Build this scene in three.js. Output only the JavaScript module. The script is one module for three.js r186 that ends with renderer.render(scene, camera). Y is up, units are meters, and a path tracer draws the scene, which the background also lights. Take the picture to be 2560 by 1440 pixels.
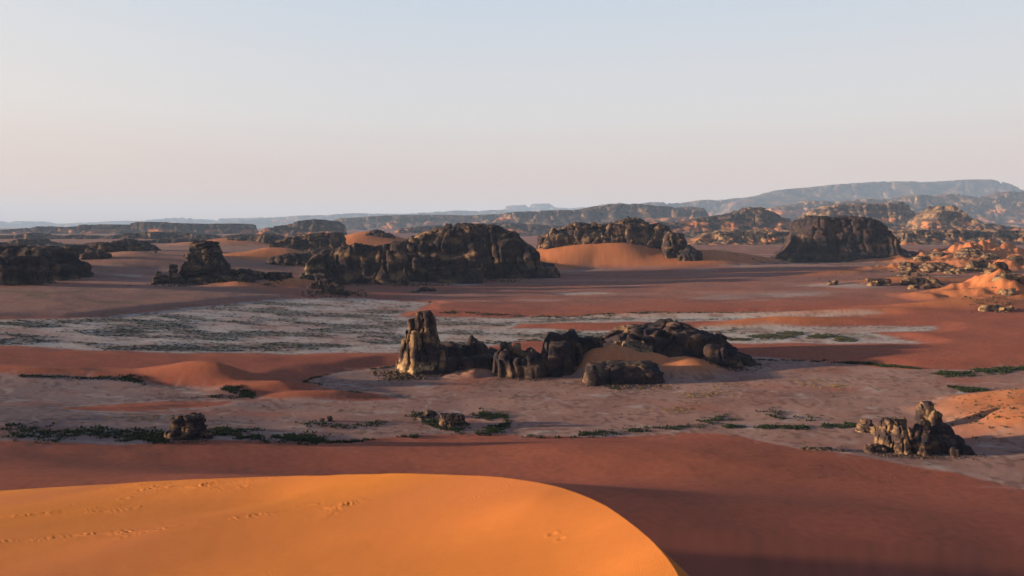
import * as THREE from 'three';
import { mergeGeometries } from 'three/addons/utils/BufferGeometryUtils.js';

// ---------------------------------------------------------------- camera, sky, sun, exposure, air
const F = 1934, EYE = 80, HOR = 565;           // focal length in photo pixels, eye height above the plain, horizon row
const EXPOSURE = 3.6;
const scene = new THREE.Scene();
const camera = new THREE.PerspectiveCamera(2 * Math.atan(720 / F) * 180 / Math.PI, 2560 / 1440, 0.3, 200000);
camera.position.set(0, EYE, 0);
camera.lookAt(0, EYE, -100);
camera.setViewOffset(2560, 1440, 0, 720 - HOR, 2560, 1440);
camera.updateProjectionMatrix();

const renderer = new THREE.WebGLRenderer({ antialias: true });
renderer.setSize(1024, 576);
renderer.toneMapping = THREE.LinearToneMapping;
renderer.toneMappingExposure = EXPOSURE;
renderer.shadowMap.enabled = true;

const SUN_EL = 6.1 * Math.PI / 180, SUN_AZ = 5 * Math.PI / 180;   // low sun, off to the left of the view
const SUN = new THREE.Vector3(-Math.cos(SUN_EL) * Math.cos(SUN_AZ), Math.sin(SUN_EL), Math.cos(SUN_EL) * Math.sin(SUN_AZ));
const sun = new THREE.DirectionalLight(new THREE.Color().setRGB(1, 0.75, 0.44), 5.0);
sun.name = 'sun';
sun.position.copy(SUN).multiplyScalar(3000);
sun.target.position.set(0, 0, -600);
sun.position.add(sun.target.position);
sun.castShadow = true;
sun.shadow.mapSize.set(4096, 4096);
Object.assign(sun.shadow.camera, { left: -2500, right: 2500, top: 2500, bottom: -2500, near: 1, far: 9000 });
sun.shadow.radius = 2.2;
scene.add(sun, sun.target);

{ // clear evening sky: pale and warm low down, blue overhead, warmer towards the sun
  const W = 512, Hh = 256, data = new Float32Array(W * Hh * 4);
  const stops = [[-90, .60, .56, .53], [0, .82, .56, .42], [3.5, .745, .60, .53], [8, .735, .71, .695], [12, .68, .70, .735], [17, .585, .675, .77], [26, .36, .47, .62], [40, .165, .25, .39], [65, .07, .125, .23], [90, .042, .085, .17]];
  for (let j = 0; j < Hh; j++) {
    const el = (j + 0.5) / Hh * 180 - 90;
    let k = 0; while (k < stops.length - 2 && stops[k + 1][0] < el) k++;
    const A = stops[k], B = stops[k + 1], u = Math.min(1, Math.max(0, (el - A[0]) / (B[0] - A[0])));
    for (let i = 0; i < W; i++) {
      const lon = (i + 0.5) / W * 2 * Math.PI - Math.PI, e = el * Math.PI / 180;
      const dx = Math.cos(e) * Math.cos(lon), dy = Math.sin(e), dz = Math.cos(e) * Math.sin(lon);
      const c = Math.max(0, dx * SUN.x + dy * SUN.y + dz * SUN.z), g = c * c;
      const o = (j * W + i) * 4;
      data[o] = (A[1] + (B[1] - A[1]) * u) / EXPOSURE * (1 + 0.50 * g);
      data[o + 1] = (A[2] + (B[2] - A[2]) * u) / EXPOSURE * (1 + 0.30 * g);
      data[o + 2] = (A[3] + (B[3] - A[3]) * u) / EXPOSURE * (1 + 0.10 * g);
      data[o + 3] = 1;
    }
  }
  const sky = new THREE.DataTexture(data, W, Hh, THREE.RGBAFormat, THREE.FloatType);
  sky.mapping = THREE.EquirectangularReflectionMapping;
  sky.magFilter = THREE.LinearFilter; sky.minFilter = THREE.LinearFilter;
  sky.needsUpdate = true;
  scene.background = sky; scene.environment = sky;
}
scene.fog = new THREE.FogExp2(new THREE.Color().setRGB(0.44, 0.61, 0.99), 0.000028);

// ---------------------------------------------------------------- helpers
let seed = 7;
const rnd = () => { seed = (seed * 1664525 + 1013904223) >>> 0; return seed / 4294967296; };
const PERM = new Uint8Array(512);
{ const p = [...Array(256).keys()]; for (let i = 255; i > 0; i--) { const j = Math.floor(rnd() * (i + 1)); [p[i], p[j]] = [p[j], p[i]]; } for (let i = 0; i < 512; i++) PERM[i] = p[i & 255]; }
const gr = (h, x, y, z) => { h &= 15; const u = h < 8 ? x : y, v = h < 4 ? y : (h === 12 || h === 14 ? x : z); return ((h & 1) ? -u : u) + ((h & 2) ? -v : v); };
function noise(x, y, z) {
  const X0 = Math.floor(x), Y0 = Math.floor(y), Z0 = Math.floor(z), X = X0 & 255, Y = Y0 & 255, Z = Z0 & 255;
  x -= X0; y -= Y0; z -= Z0;
  const u = x * x * x * (x * (x * 6 - 15) + 10), v = y * y * y * (y * (y * 6 - 15) + 10), w = z * z * z * (z * (z * 6 - 15) + 10);
  const A = PERM[X] + Y, AA = PERM[A] + Z, AB = PERM[A + 1] + Z, B = PERM[X + 1] + Y, BA = PERM[B] + Z, BB = PERM[B + 1] + Z;
  const l = (t, a, b) => a + t * (b - a);
  return l(w, l(v, l(u, gr(PERM[AA], x, y, z), gr(PERM[BA], x - 1, y, z)), l(u, gr(PERM[AB], x, y - 1, z), gr(PERM[BB], x - 1, y - 1, z))),
    l(v, l(u, gr(PERM[AA + 1], x, y, z - 1), gr(PERM[BA + 1], x - 1, y, z - 1)), l(u, gr(PERM[AB + 1], x, y - 1, z - 1), gr(PERM[BB + 1], x - 1, y - 1, z - 1))));
}
const fbm = (x, y, z, n = 3) => { let a = 0, s = 1, m = 0; for (let i = 0; i < n; i++) { a += s * noise(x, y, z); m += s; s *= 0.5; x = x * 2.03 + 11.3; y = y * 2.03 + 5.7; z = z * 2.03 + 3.1; } return a / m * 1.6; };
const clamp = (x, a = 0, b = 1) => x < a ? a : x > b ? b : x;
const ss = (a, b, x) => { const t = clamp((x - a) / (b - a)); return t * t * (3 - 2 * t); };
const lerp = (a, b, t) => a + (b - a) * t;
const smin = (a, b, k) => { const h = Math.max(0, k - Math.abs(a - b)) / k; return Math.min(a, b) - h * h * k * 0.25; };
const smax = (a, b, k) => -smin(-a, -b, k);
const names = {};
const numbered = (n) => { const k = names[n] = (names[n] ?? -1) + 1; return k ? n + '_' + String(k).padStart(3, '0') : n; };
const tag = (o, label, category, group, kind) => { if (label) o.userData.label = label; if (category) o.userData.category = category; if (group) o.userData.group = group; if (kind) o.userData.kind = kind; return o; };
function put(o, name, parent = scene) { o.name = parent === scene ? numbered(name) : name; o.castShadow = o.receiveShadow = true; parent.add(o); return o; }

// signed distance to a closed polygon on the ground, negative inside
function polySD(P, x, z) {
  let d = 1e18, s = 1;
  for (let i = 0, j = P.length - 1; i < P.length; j = i++) {
    const ex = P[j][0] - P[i][0], ez = P[j][1] - P[i][1], wx = x - P[i][0], wz = z - P[i][1];
    const t = clamp((wx * ex + wz * ez) / (ex * ex + ez * ez)), bx = wx - ex * t, bz = wz - ez * t;
    d = Math.min(d, bx * bx + bz * bz);
    const c1 = z >= P[i][1], c2 = z < P[j][1], c3 = ex * wz > ez * wx;
    if ((c1 && c2 && c3) || (!c1 && !c2 && !c3)) s = -s;
  }
  return s * Math.sqrt(d);
}

// ---------------------------------------------------------------- the plain: broad basin, sand sheets, drifts
const basin = (x, z) => (x < 0 ? 22 : 9) * (1 - Math.exp(-(x / 350) * (x / 350))) + (z > -420 ? 10 * Math.exp(-(((x + 260) / 200) ** 2)) * ss(340, 255, -z) + 14 * Math.exp(-(((x + 20) / 150) ** 2)) * ss(238, 185, -z) : 0);
// where a line of sight meets a height field: surveying the photograph once, everything after is in metres
function meet(px, py, height, d0 = 60, d1 = 60000) {
  const tx = (px - 1280) / F, ty = (HOR - py) / F;
  let d = d0, last = d0;
  while (d < d1) {
    if (EYE + ty * d < height(tx * d, -d)) { let a = last, b = d; for (let i = 0; i < 24; i++) { const m = (a + b) / 2; if (EYE + ty * m < height(tx * m, -m)) b = m; else a = m; } d = (a + b) / 2; return [tx * d, height(tx * d, -d), -d]; }
    last = d; d *= 1.01;
  }
  return [tx * d1, 0, -d1];
}
const coarse = basin;
const onPlain = (px, py) => meet(px, py, coarse);
const toXZ = (list) => list.map(([px, py]) => { const p = onPlain(px, py); return [p[0], p[2]]; });
const CLAY = toXZ([[-150, 938], [60, 948], [200, 950], [320, 952], [400, 965], [480, 972], [560, 975], [640, 994], [700, 1002], [800, 1003], [900, 1004], [1000, 1000], [900, 985], [800, 972], [745, 961], [780, 946], [850, 931], [1000, 912], [1480, 905], [1800, 900], [1870, 893], [2000, 900], [2150, 912], [2300, 926], [2450, 925], [2560, 918], [2750, 912],
  [2750, 1260], [2560, 1222], [2400, 1186], [2200, 1160], [2000, 1130], [1850, 1090], [1700, 1080], [1500, 1095], [1250, 1085], [1000, 1090], [800, 1106], [560, 1100], [300, 1111], [0, 1100], [-150, 1100]]);
const LENS = toXZ([[140, 1019], [300, 1006], [450, 1002], [600, 1004], [560, 1014], [450, 1025], [330, 1030], [200, 1025]]);
const PLAYA = toXZ([[-150, 803], [240, 795], [400, 778], [560, 760], [700, 748], [900, 745], [1060, 757], [1040, 775], [980, 790], [1200, 795], [1560, 790], [1900, 781], [2100, 779], [2200, 788], [2000, 797], [1750, 803], [1500, 806], [1300, 808], [1280, 822], [1500, 826], [1700, 828], [1750, 818], [1950, 817], [2340, 816], [2320, 826], [2180, 832], [2280, 856], [1900, 858], [1700, 859], [1400, 850], [1300, 853], [1050, 880], [560, 883], [260, 878], [150, 868], [-150, 862]]);
const OVAL = toXZ([[1700, 748], [1850, 742], [1950, 735], [2080, 737], [2060, 745], [1960, 748], [1850, 749]]);
const STREAK = toXZ([[1240, 690], [1400, 680], [1500, 674], [1530, 676], [1420, 686], [1260, 694]]);
const VALLEY = toXZ([[-250, 714], [60, 715], [160, 700], [380, 717], [560, 716], [700, 690], [820, 640], [700, 612], [420, 608], [200, 610], [-250, 614]]);
const PLAIN = toXZ([[-250, 732], [160, 717], [640, 722], [720, 745], [560, 759], [400, 776], [240, 793], [-250, 802]]);
const FAR_PAN = toXZ([[1760, 662], [1900, 655], [2080, 650], [2260, 660], [2200, 668], [1960, 672], [1800, 670]]);

const cone = (px, py, top, rx, rz, e = 1.6, turn = 0, o = 1, rough = 0) => { const [x, , z] = onPlain(px, py); return { x, z, h: top, rx, rz, e, o, rough, c: Math.cos(turn), s: Math.sin(turn) }; };  // o: strength of the orange tint, lowered for drifts that lie in shade
const DRIFTS = [
  cone(1535, 920, 13, 30, 25, 0.85, 0.3), cone(1480, 928, 4, 20, 18, 1.1), cone(1705, 927, 8.5, 34, 21, 0.9), cone(1185, 936, 3.4, 17, 12, 1.2, -0.5),
  cone(520, 954, 5.5, 44, 17, 1.3, 0.3, 0.2), cone(430, 948, 3, 60, 14, 1.4, 0, 0.2), cone(120, 942, 3.5, 90, 15, 1.4, 0, 0.2), cone(690, 976, 3.4, 48, 12, 1.4, -0.35, 0.3), cone(820, 992, 2.6, 36, 9, 1.4, -0.2, 0.4),
  cone(1610, 663, 42, 260, 125, 0.85), cone(1430, 665, 27, 190, 125, 0.85), cone(1330, 672, 12, 130, 110, 1.2), cone(1300, 680, 14, 110, 120, 1.5),
  cone(2470, 658, 36, 260, 150, 1.1, 0.1, 1.2, .7), cone(2400, 668, 13, 120, 80, 1.2, 0, 1, .8), cone(2320, 684, 14, 150, 60, 1.2, 0.2, 1, .8), cone(2560, 680, 18, 120, 80, 1.2, 0, 1, .8), cone(2290, 712, 9, 150, 40, 1.4),
  cone(2530, 746, 16, 120, 70, 1.2, 0, 1.2, .8), cone(2640, 740, 16, 140, 90, 1.3, 0, 1.2, .8), cone(2420, 772, 7, 110, 30, 1.5),
  cone(2540, 1030, 9, 46, 34, 1.5), cone(2600, 1075, 8, 40, 20, 1.5),
  cone(738, 722, 11, 60, 26, 1.2), cone(600, 724, 7, 56, 17, 1.2), cone(930, 704, 10, 60, 28, 1.4), cone(1090, 703, 9, 60, 40, 1.4),
  cone(930, 640, 54, 260, 150, 1.15), cone(960, 634, 30, 120, 110, 1.3), cone(700, 655, 24, 150, 90, 1.5),
  cone(150, 685, 12, 140, 120, 1.5, 0, 0), cone(330, 660, 18, 260, 180, 1.5, 0, 0.1), cone(590, 615, 24, 240, 120, 1.4, 0, 0.4), cone(430, 640, 10, 220, 140, 1.4, 0, 0),
  cone(1650, 790, 3.5, 120, 16, 1.6), cone(2120, 786, 5, 110, 22, 1.5, 0.1), cone(1950, 812, 5, 90, 18, 1.5), cone(2090, 690, 8, 90, 20, 1.5),
  cone(1500, 1165, 2, 190, 40, 1.8, 0, .2), cone(1740, 1180, 2.5, 95, 40, 1.8, 0, .2),
];
function sandSheet(x, z) {                                       // how far out on the sand, in metres, from the clay pans
  const d = -z, w = 0.012 * Math.min(d, 1500);
  const wx = x + w * fbm(x / 40, 3, z / 40, 2), wz = z + w * fbm(x / 40, 9, z / 40, 2);
  let m = Math.min(polySD(CLAY, wx, wz), polySD(PLAYA, wx, wz));
  m = Math.max(m, -polySD(LENS, wx, wz));
  return m;
}
let driftTint = 0;                                                 // orange drift-sand tint at the last looked-up point, painted weaker on shaded drifts
function ground(x, z, sheet) {
  driftTint = 0;
  const d = -z;
  let h = basin(x, z);
  if (d > 9000) return h;
  const m = sheet ?? sandSheet(x, z);
  h += (0.4 + 1.8 * ss(300, 380, d)) * ss(0, 26, m) + ss(0, 60, m) * (1.1 * fbm(x / 95, 1, z / 60, 2) + 0.30 * fbm(x / 22, 4, z / 12, 2) * ss(200, 260, d)) + (1 - ss(0, 60, m)) * 0.22 * fbm(x / 30, 2, z / 22, 2);
  h += 0.05 * noise(x / 3, 8, z / 2.2) * clamp(1.4 - d / 500) * ss(215, 260, d);
  for (const c of DRIFTS) {
    const ax = x - c.x, az = z - c.z;
    let u = (ax * c.c + az * c.s) / c.rx, v = (az * c.c - ax * c.s) / c.rz;
    if (u * u + v * v > 2) continue;
    u += 0.22 * noise(x / c.rx * 2.2, c.h, z / c.rz * 1.2); v += 0.22 * noise(x / c.rx * 1.4, c.h + 9, z / c.rz * 1.4);
    const r = Math.sqrt(u * u + v * v);
    if (r < 1) { const e = c.h * Math.pow(1 - r * r, c.e) * (0.45 + 0.55 * (1 - r)); h += e * (1 + c.rough * (fbm(x / 34, 120, z / 26, 3) - 0.1)); driftTint += e / 5 * c.o; }
  }
  return h;
}
const COL = {
  sand: [.30, .094, .064], sand2: [.24, .074, .054], clay: [.31, .182, .160], clay2: [.22, .118, .104], pale: [.38, .335, .33], shadedClay: [.21, .142, .145], brown: [.23, .130, .115], drift: [.42, .148, .062], gravel: [.13, .070, .062], veg: [.085, .084, .066], dune: [.475, .162, .031],
};
const mixc = (a, b, t) => [lerp(a[0], b[0], t), lerp(a[1], b[1], t), lerp(a[2], b[2], t)];
function plainColor(x, z, m) {
  const d = -z, n1 = fbm(x / 60, 20, z / 60, 3), n2 = fbm(x / 9, 21, z / 9, 2);
  let c = mixc(COL.sand, COL.sand2, clamp(0.4 + 0.7 * n1 + 0.25 * n2));
  if (d < 9000) {
    const s = 0.006 * Math.min(d, 1500);
    const wx = x + s * 2 * fbm(x / 40, 3, z / 40, 2), wz = z + s * 2 * fbm(x / 40, 9, z / 40, 2);
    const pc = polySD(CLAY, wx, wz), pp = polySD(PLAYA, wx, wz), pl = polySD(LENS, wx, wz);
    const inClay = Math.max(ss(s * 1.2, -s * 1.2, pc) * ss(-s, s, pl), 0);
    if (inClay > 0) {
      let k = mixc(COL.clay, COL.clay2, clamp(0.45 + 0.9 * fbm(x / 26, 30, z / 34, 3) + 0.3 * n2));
      k = mixc(k, COL.shadedClay, 0.85 * ss(0.25, -0.45, x / 160 + 0.5 + 0.6 * fbm(x / 45, 36, z / 30, 3)));  // weaker sun on the left clay, painted in as a darker, greyer colour
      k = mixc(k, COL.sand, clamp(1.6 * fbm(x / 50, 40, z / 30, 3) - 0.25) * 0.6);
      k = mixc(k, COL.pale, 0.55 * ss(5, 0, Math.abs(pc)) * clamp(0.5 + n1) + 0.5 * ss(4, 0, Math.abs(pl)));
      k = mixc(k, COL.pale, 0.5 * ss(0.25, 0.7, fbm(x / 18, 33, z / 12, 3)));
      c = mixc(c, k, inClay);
    }
    const inPlaya = ss(s * 1.5, -s * 1.5, pp);
    if (inPlaya > 0) {
      let k = mixc(COL.pale, COL.clay, clamp(0.25 + 0.9 * fbm(x / 45, 50, z / 40, 3)));
      k = mixc(k, COL.clay2, 0.5 * ss(0.1, 0.5, fbm(x / 14, 52, z / 18, 3)));
      k = mixc(k, COL.veg, ss(0.02, 0.3, vegPlaya(x, z) + 0.12 * n2) * 0.6);
      k = mixc(k, COL.pale, 0.8 * ss(7, 0, Math.abs(pp + 3)));
      c = mixc(c, k, inPlaya);
    }
    for (const [P, col, a] of [[OVAL, COL.pale, .75], [STREAK, COL.pale, .8], [VALLEY, COL.brown, .7], [PLAIN, COL.brown, .85], [FAR_PAN, COL.pale, .45]]) {
      const q = polySD(P, wx, wz);
      if (q < 20) c = mixc(c, mixc(col, COL.veg, 0.6 * ss(.1, .4, fbm(x / 40, 61, z / 40, 3))), a * ss(12, -14, q));
    }
    const far = ss(650, 900, d) * ss(0, 30, m);
    if (far > 0) {
      const st = fbm(x / 260, 70, z / 90, 4);
      c = mixc(c, COL.brown, far * (0.5 + 0.3 * n1));
      c = mixc(c, COL.clay, far * 0.55 * ss(0.05, 0.4, st));
      c = mixc(c, COL.gravel, far * 0.5 * ss(0.15, 0.5, fbm(x / 90, 75, z / 50, 3)));
      c = mixc(c, COL.pale, far * 0.6 * ss(0.38, 0.6, fbm(x / 160, 73, z / 60, 3)));
      c = mixc(c, COL.clay2, far * 0.4 * ss(0.1, 0.45, -st));
    }
  } else c = mixc(c, COL.brown, clamp(0.75 + fbm(x / 900, 80, z / 900, 3)));
  if (d < 2500) {                                                // winding wash lines and gravelly mottling
    const w1 = Math.abs(fbm(x / 85 + 7, 90, z / 62, 4)), w2 = Math.abs(fbm(x / 38, 91, z / 30 + 3, 3)), flat = 1 - ss(0, 14, m);
    c = mixc(c, COL.pale, flat * 0.28 * ss(0.03, 0.004, w1) + flat * 0.2 * ss(0.03, 0.0, w2));
    c = mixc(c, COL.gravel, (0.25 + 0.75 * flat) * 0.62 * ss(0.14, 0.5, noise(x / 3.4, 92, z / 4.4) + 0.6 * fbm(x / 22, 93, z / 16, 2)));
  }
  if (driftTint > 0.05) c = mixc(c, COL.drift, clamp(driftTint) * 0.8);
  const g = 0.93 + 0.16 * noise(x / 2.2, 88, z / 2.2) + 0.10 * n2;
  return [c[0] * g, c[1] * g, c[2] * g];
}
function vegPlaya(x, z) {                                        // where scrub grows on the salt pan
  const side = x < -20 ? 0.10 : x > 190 ? -0.25 : -0.03;
  return fbm(x / 70, 100, z / 34, 4) * 1.1 + side + 0.12 * noise(x / 9, 101, z / 9) - (z < -740 ? 0.25 : 0);
}

function sheetMesh(ts, ds, height, color, uvScale) {
  const nx = ts.length, nd = ds.length, pos = new Float32Array(nx * nd * 3), col = new Float32Array(nx * nd * 3), uv = new Float32Array(nx * nd * 2), idx = new Uint32Array((nx - 1) * (nd - 1) * 6);
  for (let j = 0, k = 0; j < nd; j++) for (let i = 0; i < nx; i++, k++) {
    const x = ts[i] * ds[j], z = -ds[j], e = height(x, z, k);
    pos[k * 3] = x; pos[k * 3 + 1] = e; pos[k * 3 + 2] = z;
    const c = color(x, z, k, e); col[k * 3] = c[0]; col[k * 3 + 1] = c[1]; col[k * 3 + 2] = c[2];
    uv[k * 2] = x / uvScale; uv[k * 2 + 1] = z / uvScale;
  }
  for (let j = 0, q = 0; j < nd - 1; j++) for (let i = 0; i < nx - 1; i++) {
    const a = j * nx + i, b = a + 1, c = a + nx, d = c + 1;
    idx[q++] = a; idx[q++] = b; idx[q++] = c; idx[q++] = b; idx[q++] = d; idx[q++] = c;
  }
  const g = new THREE.BufferGeometry();
  g.setAttribute('position', new THREE.BufferAttribute(pos, 3));
  g.setAttribute('color', new THREE.BufferAttribute(col, 3));
  g.setAttribute('uv', new THREE.BufferAttribute(uv, 2));
  g.setIndex(new THREE.BufferAttribute(idx, 1));
  g.computeVertexNormals();
  return g;
}
const span = (a, b, n) => Array.from({ length: n }, (_, i) => a + (b - a) * i / (n - 1));
function grainTexture(n, f) {
  const d = new Uint8Array(n * n * 4);
  for (let j = 0; j < n; j++) for (let i = 0; i < n; i++) { const v = clamp(0.5 + 0.5 * f(i / n, j / n)) * 255, o = (j * n + i) * 4; d[o] = d[o + 1] = d[o + 2] = v; d[o + 3] = 255; }
  const t = new THREE.DataTexture(d, n, n); t.wrapS = t.wrapT = THREE.RepeatWrapping; t.magFilter = THREE.LinearFilter; t.needsUpdate = true; return t;
}
const tile = (u, v, k, y) => { const a = Math.cos(2 * Math.PI * u) * k, b = Math.sin(2 * Math.PI * u) * k, c = Math.cos(2 * Math.PI * v) * k, e = Math.sin(2 * Math.PI * v) * k; return noise(a + y, b + c, e + a * 0.7); };
const grain = grainTexture(256, (u, v) => 0.6 * tile(u, v, 9, 3) + 0.5 * tile(u, v, 21, 7));
const QUALITY = 1;
{
  const ts = [-12, -6, -3, -1.8, -1.2, -.95, -.82, -.75, ...span(-.7, .7, Math.round(900 * QUALITY)), .75, .82, .95, 1.2, 1.8, 3, 6, 12];
  const ds = [60, 90, 110, 130, 145, 155];
  for (let py = 1478; py > 568.6;) { const d = EYE * F / (py - HOR); if (d > 60) ds.push(d); py -= py > 1180 ? 3.2 : py > 700 ? 1.95 / QUALITY : py > 620 ? 1.3 / QUALITY : py > 580 ? 1 : 0.8; }
  ds.push(46000);
  ds.sort((a, b) => a - b);
  let lastSheet = 0;
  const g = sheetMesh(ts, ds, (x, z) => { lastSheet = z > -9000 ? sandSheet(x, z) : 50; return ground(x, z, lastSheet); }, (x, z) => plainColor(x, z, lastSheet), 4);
  const m = new THREE.MeshPhysicalMaterial({ vertexColors: true, roughness: 1, specularIntensity: 0.1, bumpMap: grain, bumpScale: 0.10 });
  tag(put(new THREE.Mesh(g, m), 'ground'), 'red sand and pale clay plain stretching to the horizon', 'plain', null, 'structure');
  const far = new THREE.Mesh(new THREE.PlaneGeometry(92000, 92000).rotateX(-Math.PI / 2), new THREE.MeshPhysicalMaterial({ color: new THREE.Color().setRGB(.3, .12, .08), roughness: 1, specularIntensity: 0.1 }));
  far.position.y = -6;
  tag(put(far, 'terrain'), 'desert floor beneath and behind the dune', 'plain', null, 'structure');
}
console.log('ground done');

// ---------------------------------------------------------------- the big dune in front
const CREST = [];
{
  const at = (px, py, d) => [(px - 1280) / F * d, EYE - (py - HOR) / F * d, -d];
  CREST.push([-330, 4, -190], [-240, 10, -190], [-170, 18, -175], [-120, 27, -152]);
  for (const a of [[0, 1226, 133.6], [130, 1218, 120.9], [250, 1211, 108.0], [500, 1197, 91.0], [750, 1188, 77.9], [1000, 1183, 64.6], [1150, 1186, 55.6], [1300, 1197, 47.2], [1400, 1217, 41.2], [1500, 1255, 35.5], [1565, 1297, 30.6], [1620, 1340, 26.4], [1665, 1389, 22.5], [1700, 1444, 19.3], [1735, 1600, 12.6]]) CREST.push(at(...a));
  CREST.push([3.3, 75.6, -8], [3.8, 77.6, -3], [5.2, 79.3, 6], [9, 80, 25], [14, 79, 60]);
}
const crestLine = (() => {
  const c = new THREE.CatmullRomCurve3(CREST.map((p) => new THREE.Vector3(...p)), false, 'centripetal');
  return c.getPoints(360);
})();
const windward = (() => {                                       // thin-plate surface through surveyed points of the sunlit side
  const at = (px, py, d) => [(px - 1280) / F * d, EYE - (py - HOR) / F * d, -d];
  const pts = [...crestLine.filter((_, i) => i % 6 === 0).map((p) => [p.x, p.y, p.z]), at(0, 1440, 46.1), at(320, 1440, 42.4), at(640, 1440, 38.1), at(960, 1440, 33.3), at(1280, 1440, 27.7), at(1500, 1440, 23.9), at(0, 1330, 66.8), at(500, 1310, 55.6), at(900, 1300, 47.7), at(1200, 1310, 38.9), at(1450, 1340, 31.1), at(1350, 1245, 39.5), at(700, 1240, 70.5),
    [0, 78.3, 0], [-10, 76.2, 0], [-30, 71, 0], [-80, 61, -10], [-150, 44, -60], [-260, 24, -90], [-30, 74, 30], [-100, 60, 60], [0, 79, 30]];
  const n = pts.length, M = n + 3, A = Array.from({ length: M }, () => new Float64Array(M + 1));
  const U = (r2) => r2 > 1e-9 ? r2 * Math.log(r2) * 0.5 : 0;
  for (let i = 0; i < n; i++) {
    for (let j = 0; j < n; j++) { const dx = (pts[i][0] - pts[j][0]) / 50, dz = (pts[i][2] - pts[j][2]) / 50; A[i][j] = U(dx * dx + dz * dz) + (i === j ? 2e-4 : 0); }
    A[i][n] = A[n][i] = 1; A[i][n + 1] = A[n + 1][i] = pts[i][0] / 50; A[i][n + 2] = A[n + 2][i] = pts[i][2] / 50; A[i][M] = pts[i][1];
  }
  for (let c = 0; c < M; c++) {
    let p = c; for (let r = c + 1; r < M; r++) if (Math.abs(A[r][c]) > Math.abs(A[p][c])) p = r;
    [A[c], A[p]] = [A[p], A[c]];
    for (let r = 0; r < M; r++) if (r !== c) { const f = A[r][c] / A[c][c]; if (f) for (let k = c; k <= M; k++) A[r][k] -= f * A[c][k]; }
  }
  const w = A.map((row, i) => row[M] / row[i]);
  return (x, z) => { let h = w[n] + w[n + 1] * x / 50 + w[n + 2] * z / 50; for (let i = 0; i < n; i++) { const dx = (x - pts[i][0]) / 50, dz = (z - pts[i][2]) / 50; h += w[i] * U(dx * dx + dz * dz); } return h; };
})();
function duneBase(x, z) {
  let best = 1e18, sd = 0, cx = 0, cz = 0, ch = 0;
  for (let i = 0; i < crestLine.length - 1; i++) {
    const a = crestLine[i], b = crestLine[i + 1], ex = b.x - a.x, ez = b.z - a.z, wx = x - a.x, wz = z - a.z, t = clamp((wx * ex + wz * ez) / (ex * ex + ez * ez)), dx = wx - ex * t, dz = wz - ez * t, q = dx * dx + dz * dz;
    if (q < best) { best = q; cx = a.x + ex * t; cz = a.z + ez * t; ch = a.y + (b.y - a.y) * t; sd = Math.sqrt(q) * Math.sign(ex * wz - ez * wx); }
  }
  if (sd < 0) return Math.min(ch, windward(cx, cz)) + sd * 0.95;
  return windward(x, z);   // sharp crest, lee side at the angle of repose
}
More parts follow.
